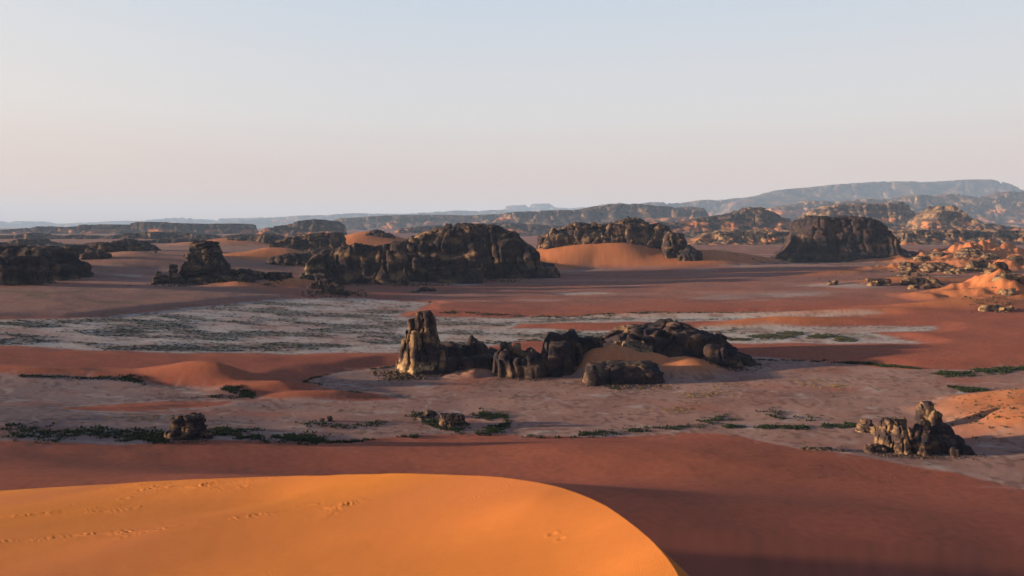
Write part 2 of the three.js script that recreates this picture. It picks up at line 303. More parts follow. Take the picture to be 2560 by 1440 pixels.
{
  const SCUFF = [[[0, 1355], [190, 1340], [370, 1322], [560, 1300]], [[0, 1290], [90, 1286], [230, 1275], [340, 1268]], [[640, 1285], [740, 1272], [860, 1266], [930, 1262]], [[290, 1218], [420, 1214], [520, 1212], [630, 1212]], [[190, 1345], [300, 1338], [420, 1325]], [[720, 1300], [800, 1290]]].map((l) => l.map(([px, py]) => { const p = meet(px, py, duneBase, 8, 300); return [p[0], p[2], -p[2]]; }));
  const PITS = [[1381, 1336, .22], [1403, 1347, .2], [1331, 1312, .12], [312, 1246, .5], [608, 1216, .4], [178, 1262, .35], [790, 1402, .1], [672, 1432, .12]].map(([px, py, r]) => { const p = meet(px, py, duneBase, 8, 300); return [p[0], p[2], r]; });
  for (let i = 0; i < 26; i++) { const p = meet(1172 + i * 4.6 + 2 * rnd(), 1246 - i * 1.5 + 3 * (i & 1), duneBase, 8, 300); PITS.push([p[0], p[2], 0.09]); }
  const detail = (x, z) => {
    const d = -z; let e = 0.012 * noise(x / 1.3, 2, z / 1.3) + 0.05 * noise(x / 7, 2, z / 7);
    for (const l of SCUFF) for (let i = 0; i < l.length - 1; i++) {
      const [ax, az, ad] = l[i], [bx, bz] = l[i + 1], ex = bx - ax, ez = bz - az, t = clamp(((x - ax) * ex + (z - az) * ez) / (ex * ex + ez * ez)), q = Math.hypot(x - ax - ex * t, z - az - ez * t), wd = ad * 0.028;
      if (q < wd * 1.6) { const r = 1 - Math.abs(noise(x / .55, 5, z / .55)) * 2, k = ss(wd * 1.6, 0, q) * ss(-.15, .35, noise(x / 3.2, 6, z / 2.2)); e += 0.0014 * ad * k * (0.55 * Math.max(0, r) + 0.5 * noise(x / .22, 7, z / .22)); }
    }
    for (const [px, pz, r] of PITS) { const q = ((x - px) ** 2 + (z - pz) ** 2) / (r * r); if (q < 9) e += r * (-0.2 * Math.exp(-q * 2) + 0.10 * Math.exp(-((Math.sqrt(q) - 1.15) ** 2) * 6)); }
    return e;
  };
  const ts = [-9, -6, -4, -3, -2.2, -1.7, -1.35, -1.1, -.95, -.85, -.78, ...span(-.72, .3, Math.round(640 * QUALITY)), .34, .4, .5, .6, .75, .95, 1.3, 2, 3.2, 6];
  const ds = [-60, -40, -25, -14, -7, -3, -1, .8, 2.5, 4.5, 7, 10, 13, 15.5];
  for (let d = 17; d < 140; d *= d < 30 ? 1.0085 : d < 100 ? 1.0068 : 1.01) ds.push(d);
  for (let d = 142; d < 330; d += 4) ds.push(d);
  // behind the viewer the rows keep a fixed width
  const rows = ds.map((d) => Math.max(d, 14)), g = (() => {
    const nx = ts.length, nd = ds.length, pos = new Float32Array(nx * nd * 3), col = new Float32Array(nx * nd * 3), uv = new Float32Array(nx * nd * 2), idx = [];
    for (let j = 0, k = 0; j < nd; j++) for (let i = 0; i < nx; i++, k++) {
      const x = ts[i] * rows[j], z = -ds[j];
      let e = Math.max(duneBase(x, z), -5);
      if (ds[j] > 12 && ds[j] < 140 && e > 20) e += detail(x, z);
      pos[k * 3] = x; pos[k * 3 + 1] = e; pos[k * 3 + 2] = z;
      const n = 0.95 + 0.10 * fbm(x / 14, 41, z / 14, 3) + 0.05 * noise(x / .4, 42, z / .4), a = mixc(COL.dune, COL.sand, 0.25 + 0.35 * fbm(x / 30, 44, z / 30, 2));
      col[k * 3] = a[0] * n; col[k * 3 + 1] = a[1] * n; col[k * 3 + 2] = a[2] * n;
      uv[k * 2] = x / 1.5; uv[k * 2 + 1] = z / 1.5;
    }
    for (let j = 0; j < nd - 1; j++) for (let i = 0; i < nx - 1; i++) { const a = j * nx + i, b = a + 1, c = a + nx, d = c + 1; if (Math.max(pos[a * 3 + 1], pos[b * 3 + 1], pos[c * 3 + 1], pos[d * 3 + 1]) > -4.9) idx.push(a, b, c, b, d, c); }
    const g = new THREE.BufferGeometry();
    g.setAttribute('position', new THREE.BufferAttribute(pos, 3)); g.setAttribute('color', new THREE.BufferAttribute(col, 3)); g.setAttribute('uv', new THREE.BufferAttribute(uv, 2));
    g.setIndex(idx); g.computeVertexNormals(); return g;
  })();
  tag(put(new THREE.Mesh(g, new THREE.MeshPhysicalMaterial({ vertexColors: true, roughness: 1, specularIntensity: 0.1, bumpMap: grain, bumpScale: 0.022 })), 'dune'), 'smooth orange sand dune with a curving knife-edge crest in front', 'dune', null, 'structure');
}
console.log('dune done');

// ---------------------------------------------------------------- rock: distance fields meshed on a grid
// lump: a tapering column or block of rock. px, half width, top row, foot row as surveyed from the photograph, turned into metres once
function L(px, hw, yt, yb, o = {}) {
  const foot = meet(px, yb, o.on ?? coarse, 100), d0 = -foot[2], a0 = hw * d0 / F, b = (o.b ?? a0 * (o.k ?? 0.9)), d = d0 + b * 0.85 + (o.dz ?? 0);
  const x = (px - 1280) / F * d, top = EYE - (yt - HOR) / F * d, r = o.r ?? 0;
  return { x, z: -d, a: hw * d / F, b, y0: foot[1] - 6, top, e: o.e ?? 3, tp: o.tp ?? 0.72, fl: o.fl ?? 0.12, pw: o.pw ?? 1.4, c: Math.cos(r), s: Math.sin(r), k: o.soft ?? 0.25, lean: o.lean ?? 0 };
}
// wall: a long cliff or range with a surveyed skyline, at distance d, D metres thick
function Wl(d, D, prof, o = {}) {
  const p = prof.map(([px, y]) => [(px - 1280) / F * d, EYE - (y - HOR) / F * d]);
  const y0 = o.y0 ?? -8, poly = [[p[0][0], y0 - 30], ...p, [p[p.length - 1][0], y0 - 30]];
  return { wall: true, poly, z: -d - D * 0.5, D, fl: o.fl ?? 0.8, cap: o.cap ?? 0.45, thin: o.thin ?? 0, y0, x0: Math.min(...p.map((q) => q[0])), x1: Math.max(...p.map((q) => q[0])), top: Math.max(...p.map((q) => q[1])) };
}
function lumpD(l, x, y, z) {
  if (l.wall) {
    const v = Math.abs(z - l.z), q = clamp(1 - y / l.top, 0, 1.3), talus = Math.max(0, q - l.cap) / (1 - l.cap);
    const side = v - l.D * 0.5 - l.fl * l.top * (0.12 * q + talus * talus * 0.9) + l.thin * Math.max(0, y) * 0.5;
    return smax(side * 0.8, polySD(l.poly, x, y), l.D * 0.12);
  }
  const H = l.top - l.y0, q = clamp((y - l.y0) / H, -0.2, 1.15), s = lerp(1 + l.fl, l.tp, Math.pow(Math.max(0, q), l.pw)) + (q < .25 ? l.fl * (0.25 - q) * 2 : 0);
  const ax = x - l.x - l.lean * (y - l.y0), az = z - l.z, u = Math.abs((ax * l.c + az * l.s) / (l.a * s)), v = Math.abs((az * l.c - ax * l.s) / (l.b * s));
  const r = l.e === 2 ? Math.sqrt(u * u + v * v) : Math.pow(Math.pow(u, l.e) + Math.pow(v, l.e), 1 / l.e);
  return smax((r - 1) * Math.min(l.a, l.b) * s, y - l.top, Math.min(l.a, l.b) * (l.k * 2));
}
function worley(x, z) {
  const X = Math.floor(x), Z = Math.floor(z); let f1 = 9, f2 = 9;
  for (let i = -1; i < 2; i++) for (let j = -1; j < 2; j++) {
    const h = PERM[(PERM[(X + i) & 255] + Z + j) & 255], k = PERM[h + 1], dx = X + i + h / 255 - x, dz = Z + j + k / 255 - z, q = dx * dx + dz * dz;
    if (q < f1) { f2 = f1; f1 = q; } else if (q < f2) f2 = q;
  }
  F1 = f1; return Math.sqrt(f2) - Math.sqrt(f1);
}
let F1 = 0;
const ROCK = { dark: [.0185, .0165, .026], brown: [.060, .037, .034], tan: [.24, .148, .088], pale: [.42, .28, .165] };
// s: size of the main features in metres; the other lengths follow from it
function rockGeometry(lumps, cell, s, o = {}) {
  const A1 = (o.low ?? 0.14) * s, A2 = (o.strata ?? 0.085) * s, A3 = (o.joint ?? 0.13) * s, A4 = (o.fine ?? 0.03) * s, per = (o.period ?? 0.34) * s, J = (o.spacing ?? 0.8) * s, kk = (o.blend ?? 0.06) * s, A5 = (o.butt ?? 0.42) * s, J5 = (o.bspace ?? 1.7) * s, tot = A1 * 1.1 + A2 + A3 + A4 + A5 * .45;
  const off = o.off ?? 0;
  const base = (x, y, z) => { let d = 1e9; for (const l of lumps) d = smin(d, lumpD(l, x, y, z), kk); return d; };
  const full = (x, y, z) => {
    const b = base(x, y, z);
    if (Math.abs(b) > tot * 1.05 + cell * 2) return b;
    const wob = noise(x / s * .6 + off, y / s * .6, z / s * .6);
    let d = b - 0.10 * s * (o.grow ?? 1) + A1 * fbm(x / s * 1.1 + off, y / s * 0.8, z / s * 1.1, 3);
    const yy = y / per + wob * 1.2, st = noise(3.7 + off, yy, 1.3) + 0.5 * noise(9.1 + off, yy * 2.7, 4.2);
    d += A2 * clamp(st * 4.5, -1, 1);
    const w = worley((x + wob * s * .35 + y * .08) / J, (z + wob * s * .3 - y * .05) / J);
    d += A3 * 1.3 * Math.exp(-w * w * 75) + 0.35 * A3 * (0.35 - Math.min(w, .7));
    if (A5) { worley((x + wob * s * .5 + y * .12) / J5 + 31, (z + wob * s * .5) / J5 + 17); d += A5 * (Math.min(F1, .75) - .3); }
    const fn = noise(x / s * 5, y / s * 3.4, z / s * 5);
    d += A4 * (2.2 * Math.abs(fn) - 0.5) + A4 * 0.6 * noise(x / s * 11, y / s * 8, z / s * 11);
    return o.clip ? Math.max(d, polySD(lumps[0].poly, x, y) - o.clip * s) : d;
  };
  let x0 = 1e9, x1 = -1e9, y0 = 1e9, y1 = -1e9, z0 = 1e9, z1 = -1e9;
  for (const l of lumps) {
    const R = l.wall ? 0 : Math.hypot(l.a, l.b) * (1 + l.fl * 1.6), ex = l.wall ? 0 : Math.abs(l.lean) * (l.top - l.y0);
    if (l.wall) { x0 = Math.min(x0, l.x0 - cell); x1 = Math.max(x1, l.x1 + cell); const zz = l.D / 2 + l.fl * l.top * 1.1 ; z0 = Math.min(z0, l.z - zz); z1 = Math.max(z1, l.z + zz); }
    else { x0 = Math.min(x0, l.x - R - ex); x1 = Math.max(x1, l.x + R + ex); z0 = Math.min(z0, l.z - R); z1 = Math.max(z1, l.z + R); }
    y0 = Math.min(y0, l.y0); y1 = Math.max(y1, l.top);
  }
  const pad = tot * 1.2 + cell * 2; x0 -= pad; x1 += pad; y1 += pad; z0 -= pad; z1 += pad;
  const B = 4, nx = Math.ceil((x1 - x0) / cell / B) * B + 1, ny = Math.ceil((y1 - y0) / cell / B) * B + 1, nz = Math.ceil((z1 - z0) / cell / B) * B + 1;
  if (nx * ny * nz > 2.4e7) console.log('large grid', nx, ny, nz);
  const val = new Float32Array(nx * ny * nz).fill(1), done = new Uint8Array(nx * ny * nz), at = (i, j, k) => (k * ny + j) * nx + i;
  const reach = cell * B * 0.87 + tot * 0.85;
  const act = [];
  for (let k = 0; k < nz - 1; k += B) for (let j = 0; j < ny - 1; j += B) for (let i = 0; i < nx - 1; i += B) {
    if (o.front !== undefined && z0 + (k + B) * cell < o.front) continue;
    const d = base(x0 + (i + B / 2) * cell, y0 + (j + B / 2) * cell, z0 + (k + B / 2) * cell);
    if (Math.abs(d) > reach * 1.12) { if (d < 0) for (let c = 0; c < B; c++) for (let b = 0; b < B; b++) for (let a = 0; a < B; a++) { const q = at(i + a, j + b, k + c); if (!done[q]) val[q] = -1; } continue; }
    act.push([i, j, k]);
    for (let c = 0; c <= B; c++) for (let b = 0; b <= B; b++) for (let a = 0; a <= B; a++) { const q = at(i + a, j + b, k + c); if (!done[q]) { done[q] = 1; val[q] = full(x0 + (i + a) * cell, y0 + (j + b) * cell, z0 + (k + c) * cell); } }
  }
  const vid = new Int32Array(nx * ny * nz).fill(-1), pos = [], idx = [];
  const E = [[0, 1], [2, 3], [4, 5], [6, 7], [0, 2], [1, 3], [4, 6], [5, 7], [0, 4], [1, 5], [2, 6], [3, 7]], C = [0, 0, 0, 0, 0, 0, 0, 0];
  for (const [bi, bj, bk] of act) for (let k = bk; k < bk + B; k++) for (let j = bj; j < bj + B; j++) for (let i = bi; i < bi + B; i++) {
    if (i >= nx - 1 || j >= ny - 1 || k >= nz - 1) continue;
    let mask = 0; for (let c = 0; c < 8; c++) { C[c] = val[at(i + (c & 1), j + ((c >> 1) & 1), k + (c >> 2))]; if (C[c] < 0) mask |= 1 << c; }
    if (mask === 0 || mask === 255) continue;
    let sx = 0, sy = 0, sz = 0, n = 0;
    for (const [a, b] of E) if ((C[a] < 0) !== (C[b] < 0)) { const t = C[a] / (C[a] - C[b]); sx += (a & 1) + t * ((b & 1) - (a & 1)); sy += ((a >> 1) & 1) + t * (((b >> 1) & 1) - ((a >> 1) & 1)); sz += (a >> 2) + t * ((b >> 2) - (a >> 2)); n++; }
    vid[at(i, j, k)] = pos.length / 3; pos.push(x0 + (i + sx / n) * cell, y0 + (j + sy / n) * cell, z0 + (k + sz / n) * cell);
  }
  const quad = (a, b, c, d, f) => { if (a < 0 || b < 0 || c < 0 || d < 0) return; if (f) idx.push(a, b, c, a, c, d); else idx.push(a, c, b, a, d, c); };
  for (const [bi, bj, bk] of act) for (let k = bk; k < bk + B; k++) for (let j = bj; j < bj + B; j++) for (let i = bi; i < bi + B; i++) {
    if (!i || !j || !k) continue;
    const v = val[at(i, j, k)] < 0;
    if (i < nx - 1 && v !== (val[at(i + 1, j, k)] < 0)) quad(vid[at(i, j, k)], vid[at(i, j - 1, k)], vid[at(i, j - 1, k - 1)], vid[at(i, j, k - 1)], !v);
    if (j < ny - 1 && v !== (val[at(i, j + 1, k)] < 0)) quad(vid[at(i, j, k)], vid[at(i, j, k - 1)], vid[at(i - 1, j, k - 1)], vid[at(i - 1, j, k)], !v);
    if (k < nz - 1 && v !== (val[at(i, j, k + 1)] < 0)) quad(vid[at(i, j, k)], vid[at(i - 1, j, k)], vid[at(i - 1, j - 1, k)], vid[at(i, j - 1, k)], !v);
  }
  const col = new Float32Array(pos.length), tanness = o.tan ?? 0, bands = o.bands ?? [];
  for (let q = 0; q < pos.length; q += 3) {
    const x = pos[q], y = pos[q + 1], z = pos[q + 2];
    const n1 = fbm(x / s * .9 + 40, y / s * 1.4, z / s * .9, 3), bed = noise(2.2, y / per * .8 + 0.7 * noise(x / s * .6, y / s * .6, z / s * .6), off), n3 = noise(x / s * 6, y / s * 6, z / s * 6);
    let c = mixc(ROCK.dark, ROCK.brown, clamp(0.45 + 0.9 * n1 + 0.35 * bed + tanness));
    c = mixc(c, ROCK.tan, clamp(ss(0.12, 0.55, n1 * .8 + bed * .35 + n3 * 0.25 + tanness * 0.6) * (0.35 + tanness)));
    for (const [ya, yb, k, xa = -1e9, xb = 1e9] of bands) { const yy = y + 0.5 * per * noise(x / s * 1.5, 3, z / s * 1.5); if (x > xa && x < xb) c = mixc(c, ROCK.pale, k * ss(ya, ya + per * .12, yy) * ss(yb, yb - per * .12, yy) * clamp(.75 + n3)); }
    if (o.sand) c = mixc(c, COL.drift, 0.6 * ss(0.12, 0.4, fbm(x / s * .45 + 70, y / s * 1.1, z / s * .45, 3) + (y < o.sandTop ? 0.1 : -0.5)) * o.sand);
    const g = 0.9 + 0.25 * n3; col[q] = c[0] * g; col[q + 1] = c[1] * g; col[q + 2] = c[2] * g;
  }
  const g = new THREE.BufferGeometry();
  g.setAttribute('position', new THREE.Float32BufferAttribute(pos, 3)); g.setAttribute('color', new THREE.BufferAttribute(col, 3)); g.setIndex(idx);
  tris += idx.length / 3; if (globalThis.TRACE) console.log(idx.length / 3 | 0, cell.toFixed(2), s);
  return g;
}
let tris = 0;
const rockMat = new THREE.MeshPhysicalMaterial({ vertexColors: true, roughness: 0.95, specularIntensity: 0.15, flatShading: true });
const FINE = 1;
// a rock thing: its parts are lists of lumps; origin at the foot of the first lump
function rockThing(name, label, category, group, cell, s, parts, o = {}) {
  const l0 = parts[0][1][0], ox = l0.wall ? (l0.x0 + l0.x1) / 2 : l0.x, oz = l0.z, oy = l0.y0 + (l0.wall ? 0 : 6);
  const single = parts.length === 1;
  const root = single ? null : put(new THREE.Group(), name);
  let first = null;
  for (const [pn, lumps, po = {}] of parts) {
    const g = rockGeometry(lumps, (po.cell ?? cell) / FINE, po.s ?? s, { ...o, ...po });
    g.translate(-ox, -oy, -oz);
    const m = new THREE.Mesh(g, rockMat);
    if (single) { first = put(m, name); m.position.set(ox, oy, oz); } else put(m, pn, root);
    if (po.label) m.userData.label = po.label;
  }
  if (root) root.position.set(ox, oy, oz);
  return tag(root ?? first, label, category, group);
}

// --- the ridge with the tower
rockThing('rock_ridge', 'dark rock ridge with a tall tower at one end, standing mid-plain', 'rock formation', null, 0.72, 9, [
  ['tower', [Wl(424, 9, [[1018, 935], [1018, 830], [1024, 806], [1031, 803], [1036, 812], [1042, 806], [1045, 788], [1053, 784], [1066, 782], [1077, 800], [1083, 825], [1087, 850], [1096, 868], [1108, 880], [1112, 935]], { fl: .25, thin: .12 }),
    L(1062, 17, 784, 930, { tp: .62, fl: .5, e: 5, r: .55, pw: .9, soft: .2 }), L(1030, 14, 806, 928, { tp: .5, fl: .6, e: 4, r: .5, pw: .9 }), L(1012, 16, 846, 925, { tp: .5, fl: .3, e: 4, r: .5 }), L(1036, 24, 832, 936, { tp: .45, fl: .35, pw: .8, e: 5, r: .6 }), L(1080, 24, 870, 932, { tp: .5, fl: .3 }), L(1040, 46, 906, 936, { tp: .9, fl: .1, k: .7 })],
    { tan: .34, bands: [[2.2, 5.5, .9, -75, -42]], joint: .2, spacing: .62, low: .09, s: 9, off: 1, strata: .03 }],
  ['shoulder', [Wl(436, 14, [[1070, 930], [1090, 872], [1108, 872], [1122, 868], [1136, 874], [1146, 888], [1165, 892], [1165, 930]], { fl: .3 }), L(1110, 34, 896, 932, { tp: .8 })], { off: 4 }],
  ['peaked_block', [Wl(438, 14, [[1140, 930], [1152, 890], [1158, 872], [1172, 858], [1177, 850], [1184, 853], [1192, 862], [1206, 870], [1216, 884], [1234, 890], [1250, 896], [1250, 930]], { fl: .25, thin: .1 }), L(1190, 36, 896, 934, { tp: .85, k: .5 })], { off: 7 }],
  ['block', [Wl(415, 10, [[1236, 945], [1244, 900], [1250, 872], [1256, 864], [1276, 865], [1282, 880], [1286, 872], [1290, 866], [1297, 868], [1300, 880], [1314, 884], [1320, 880], [1328, 877], [1336, 882], [1342, 894], [1366, 898], [1366, 945]], { fl: .2, thin: .12 }), L(1262, 18, 880, 944, { tp: .8 }), L(1298, 20, 896, 946, { tp: .85, e: 4 }), L(1332, 15, 890, 946, { tp: .8, e: 4 }), L(1356, 14, 905, 944)], { off: 11, joint: .18, spacing: 1.1 }],
  ['block', [Wl(432, 12, [[1352, 940], [1362, 890], [1368, 856], [1376, 842], [1394, 841], [1406, 846], [1418, 842], [1424, 838], [1434, 838], [1440, 846], [1450, 856], [1462, 850], [1488, 850], [1500, 858], [1500, 930]], { fl: .2, thin: .1 }), L(1394, 26, 862, 938, { tp: .85, e: 4 }), L(1434, 17, 862, 930, { tp: .7 }), L(1376, 24, 892, 942), L(1420, 24, 900, 938)], { off: 15, joint: .2, spacing: 1.1 }],
  ['dome', [Wl(452, 30, [[1484, 925], [1496, 866], [1520, 858], [1540, 848], [1580, 832], [1620, 832], [1655, 830], [1676, 821], [1704, 817], [1718, 820], [1742, 833], [1768, 848], [1790, 850], [1800, 925]], { fl: .3, thin: .5 }), L(1583, 30, 852, 912, { tp: .6 }), L(1640, 44, 846, 914, { tp: .75, e: 4 }), L(1715, 50, 836, 916, { tp: .7, e: 4 }), L(1690, 30, 870, 918, { tp: .8 })], { off: 19, bands: [[6.5, 13, .5, 60, 80]], strata: .08, s: 11, butt: .08, joint: .11 }],
  ['shoulder', [Wl(440, 16, [[1756, 930], [1764, 856], [1784, 848], [1796, 839], [1812, 837], [1820, 846], [1830, 866], [1842, 878], [1850, 893], [1880, 902], [1895, 912], [1895, 930]], { fl: .25, thin: .2 }), L(1790, 30, 868, 926, { tp: .6, e: 4, r: .4 }), L(1826, 24, 880, 922, { tp: .6, fl: .3 }), L(1862, 22, 902, 914, { tp: .5 })], { off: 23, spacing: 1.1 }],
  ['slab', [L(1556, 80, 906, 958, { tp: .93, e: 5, b: 10, fl: .03 }), L(1486, 12, 914, 964, { tp: .8, e: 4 }), L(1550, 60, 901, 950, { tp: .7, b: 9 })], { off: 27, strata: .12, low: .07, joint: .07 }],
], { blend: .1, butt: .16, fine: .02, low: .10, strata: .06, period: .5 });
// --- smaller rocks on the near flat
rockThing('rock_stack', 'squat dark rock stack with a pale foot among green tufts', 'rock', 'lone rocks on the near flat', 0.38, 3.6, [
  ['column', [L(448, 20, 1045, 1098, { tp: .8, fl: .45 }), L(436, 9, 1052, 1100, { fl: .4, tp: .9 }), L(428, 16, 1078, 1103, { fl: .3, tp: .7 })], { bands: [[1.2, 3.2, .8, -150, -121]], tan: .2 }],
  ['column', [L(484, 22, 1040, 1100, { tp: .95, fl: .5, pw: 1.1 }), L(505, 22, 1080, 1100, { tp: .6, fl: .4 }), L(478, 26, 1062, 1103, { tp: .8 }), L(516, 20, 1092, 1103, { tp: .5 })], { tan: .05, off: 5 }],
], { joint: .16, spacing: .9 });
rockThing('boulder', 'dome-shaped dark boulder on a pale lit foot, behind a blockier one', 'boulder', 'lone rocks on the near flat', 0.33, 2.4, [['dome', [L(1074, 22, 1025, 1046, { tp: .6, e: 2.4, soft: .6 }), L(1066, 24, 1042, 1050, { tp: .8 })]]], { bands: [[-.5, 1.2, .9]], joint: .05 });
rockThing('boulder', 'blocky cracked boulder with a pale left face among green tufts', 'boulder', 'lone rocks on the near flat', 0.33, 2.6, [['block', [L(1116, 15, 1038, 1070, { tp: .85, e: 4 }), L(1140, 24, 1036, 1064, { tp: .65, k: .8 }), L(1160, 18, 1052, 1066, { tp: .4, fl: .3 })]]], { tan: .18, joint: .12 });
rockThing('boulder', 'tiny pair of stones on the clay, between stack and domed boulder', 'boulder', 'lone rocks on the near flat', 0.33, 1.2, [['block', [L(824, 7, 1040, 1054, { tp: .7 }), L(804, 8, 1046, 1055, { tp: .6 })]]], { tan: .15 });
// --- the cluster to the right
rockThing('rock_cluster', 'big lumpy brown boulders heaped together with a tall crowned one behind', 'rock formation', null, 0.42, 4.6, [
  ['boulder', [L(2318, 30, 1000, 1075, { tp: .5, fl: .12, e: 2.4, soft: .5, k: .9 }), L(2332, 24, 1022, 1072, { tp: .6, soft: .4 }), L(2302, 18, 1040, 1076, { tp: .6, soft: .4 })], { tan: .28, off: 2 }],
  ['boulder', [L(2226, 32, 1045, 1132, { tp: .62, fl: .15, soft: .4, e: 2.5 }), L(2206, 14, 1068, 1112, { tp: .6, soft: .4 }), L(2222, 14, 1078, 1134, { tp: .6, soft: .5 }), L(2254, 26, 1070, 1140, { tp: .7, soft: .45, e: 2.4 }), L(2246, 20, 1048, 1120, { tp: .6 })], { tan: .26, off: 5, joint: .22, spacing: .62 }],
  ['boulder', [L(2300, 26, 1072, 1140, { tp: .6, soft: .5, e: 2.3 }), L(2312, 12, 1100, 1143, { tp: .6, soft: .5 }), L(2288, 26, 1085, 1138, { tp: .7, soft: .5 })], { tan: .12, off: 8 }],
  ['boulder', [L(2354, 34, 1060, 1125, { tp: .55, soft: .5, e: 2.4 }), L(2378, 36, 1088, 1136, { tp: .6, soft: .4 }), L(2408, 28, 1112, 1140, { tp: .5 }), L(2386, 13, 1120, 1143, { tp: .6, soft: .5 }), L(2340, 30, 1090, 1138, { tp: .7, soft: .5 })], { off: 12 }],
  ['ledge', [L(2196, 30, 1115, 1138, { tp: .7, k: .5 }), L(2178, 12, 1126, 1140)], { tan: .3, off: 15 }],
], { joint: .14, spacing: 1, strata: .03, low: .13, blend: .03, butt: .15 });
rockThing('boulder', 'mushroom-shaped pale boulder beside the big heap', 'boulder', 'rocks around the heap', 0.33, 2.4, [['cap', [L(2164, 22, 1048, 1083, { tp: .6, soft: .5, e: 2.5 }), L(2186, 9, 1066, 1086, { tp: .5 })]]], { tan: .3, bands: [[-.5, 1.5, .9]], joint: .08 });
rockThing('boulder', 'low tan slab with two pointed ends half sunk in red sand', 'boulder', 'rocks around the heap', 0.33, 2, [['slab', [L(2016, 20, 1116, 1136, { tp: .5, k: .6 }), L(2058, 26, 1117, 1137, { tp: .7, k: .5 }), L(2104, 11, 1126, 1141, { tp: .4 })]]], { tan: .3 });
rockThing('boulder', 'tan boulder cut by the picture edge above dark ledges', 'boulder', 'rocks around the heap', 0.33, 3, [['block', [L(2566, 28, 1034, 1076, { tp: .7 }), L(2548, 34, 1066, 1086, { tp: .85, k: .5 })]]], { tan: .3 });
console.log('near rocks', tris);

// --- formations across the middle distance
const MID = 'dark outcrops across the middle of the plain';
rockThing('rock_massif', 'long dark craggy massif in the centre, highest at its rounded back', 'rock formation', MID, 1.8, 17, [
  ['crag', [Wl(985, 46, [[742, 722], [752, 690], [764, 668], [776, 650], [787, 640], [800, 632], [830, 628], [846, 623], [868, 627], [886, 617], [903, 625], [930, 626], [960, 620], [1000, 612], [1010, 650], [1010, 722]], { fl: .35 }), L(800, 22, 682, 730, { tp: .5 }), L(812, 15, 678, 728, { tp: .7 }), L(845, 20, 660, 716, { tp: .7 }), L(920, 34, 660, 712, { tp: .7 }), L(770, 18, 692, 722)], { off: 2, tan: .1, bands: [[14, 20, .5, -275, -235], [24, 30, .4, -275, -240]] }],
  ['crag', [Wl(1060, 90, [[930, 715], [950, 640], [985, 612], [1020, 602], [1045, 588], [1075, 577], [1110, 571], [1160, 569], [1195, 576], [1205, 715]], { fl: .4, thin: .4 }), L(1010, 40, 640, 706, { tp: .6 }), L(1060, 36, 650, 708, { tp: .8, e: 4 }), L(1120, 30, 640, 706, { tp: .7 }), L(1165, 34, 668, 708, { tp: .8, e: 4 }), L(1185, 20, 640, 700, { tp: .6 }), L(1120, 26, 690, 710)], { off: 6, tan: .08, s: 20, low: .2 }],
  ['crag', [Wl(1170, 110, [[1130, 712], [1140, 569], [1200, 570], [1250, 576], [1284, 588], [1298, 602], [1314, 622], [1328, 627], [1340, 643], [1348, 663], [1386, 676], [1392, 696]], { fl: .3, thin: .3 }), L(1260, 40, 640, 690, { tp: .7 }), L(1330, 26, 662, 688), L(1225, 30, 660, 700)], { off: 9, s: 22 }],
  ['boulder', [L(838, 22, 706, 740, { tp: .6 }), L(820, 12, 700, 738), L(862, 14, 728, 742, { tp: .5 })], { s: 7, cell: .7 }],
], { strata: .07, blend: .1, joint: .17, period: .45 });
rockThing('rock_hump', 'arched brown rock hump rising out of an orange sand ramp', 'rock formation', MID, 2.5, 20, [
  ['crag', [Wl(1505, 50, [[1345, 640], [1352, 600], [1362, 590], [1384, 578], [1402, 577], [1420, 570], [1440, 560], [1480, 560], [1498, 566], [1530, 562], [1546, 555], [1570, 550], [1600, 549], [1616, 556], [1636, 566], [1650, 563], [1670, 571], [1690, 586], [1690, 690]], { fl: .2 }), ...[[1400, 36, 588], [1450, 34, 574], [1500, 40, 580], [1556, 44, 562], [1600, 36, 562], [1650, 34, 576]].map(([px, hw, yt]) => L(px, hw, yt, 644, { tp: .6, on: () => 20, k: .4 }))], { off: 3, tan: .2, low: .2 }],
  ['crag', [Wl(1430, 60, [[1662, 685], [1668, 600], [1680, 584], [1694, 586], [1706, 591], [1714, 606], [1726, 620], [1741, 632], [1756, 646], [1773, 660], [1780, 672], [1780, 685]], { fl: .2 }), L(1720, 36, 625, 668, { tp: .6 })], { off: 8, tan: .05 }],
], { strata: .07, joint: .16, spacing: .7 });
rockThing('rock_butte', 'massive dark flat-topped butte standing alone on the right plain', 'rock formation', MID, 2.5, 22, [['butte', [Wl(1500, 130, [[1975, 672], [1988, 648], [2004, 632], [2013, 615], [2026, 585], [2038, 556], [2066, 542], [2090, 543], [2106, 550], [2145, 541], [2180, 544], [2217, 556], [2235, 576], [2256, 612], [2266, 627], [2294, 633], [2308, 644], [2310, 672]], { fl: .3, cap: .5, thin: .3 }), L(2060, 40, 590, 655, { tp: .6 }), L(2110, 30, 612, 655, { tp: .7 }), L(2170, 40, 600, 652, { tp: .7 }), L(2030, 30, 620, 656, { tp: .5 })]]], { off: 5, strata: .05, tan: -.2, butt: .25 });
rockThing('rock_butte', 'dark steep butte cut by the left picture edge', 'rock formation', MID, 1.75, 18, [['butte', [Wl(835, 70, [[-190, 735], [-160, 618], [0, 620], [60, 622], [98, 632], [105, 650], [120, 664], [136, 680], [150, 700], [163, 714], [165, 735]], { fl: .3, thin: .3 }), L(90, 34, 650, 716, { tp: .6 }), L(20, 26, 650, 718, { tp: .8 })]]], { off: 12, tan: 0 });
rockThing('rock_outcrop', 'dark bluff on a pale sand slope behind the left butte', 'rock formation', MID, 1.8, 14, [['bluff', [Wl(1220, 70, [[112, 690], [120, 626], [160, 622], [200, 612], [216, 608], [240, 609], [262, 616], [272, 630], [286, 641], [300, 656], [312, 670], [312, 690]], { fl: .3 }), L(240, 30, 625, 668, { tp: .7 })]]], { off: 14, tan: .05 });
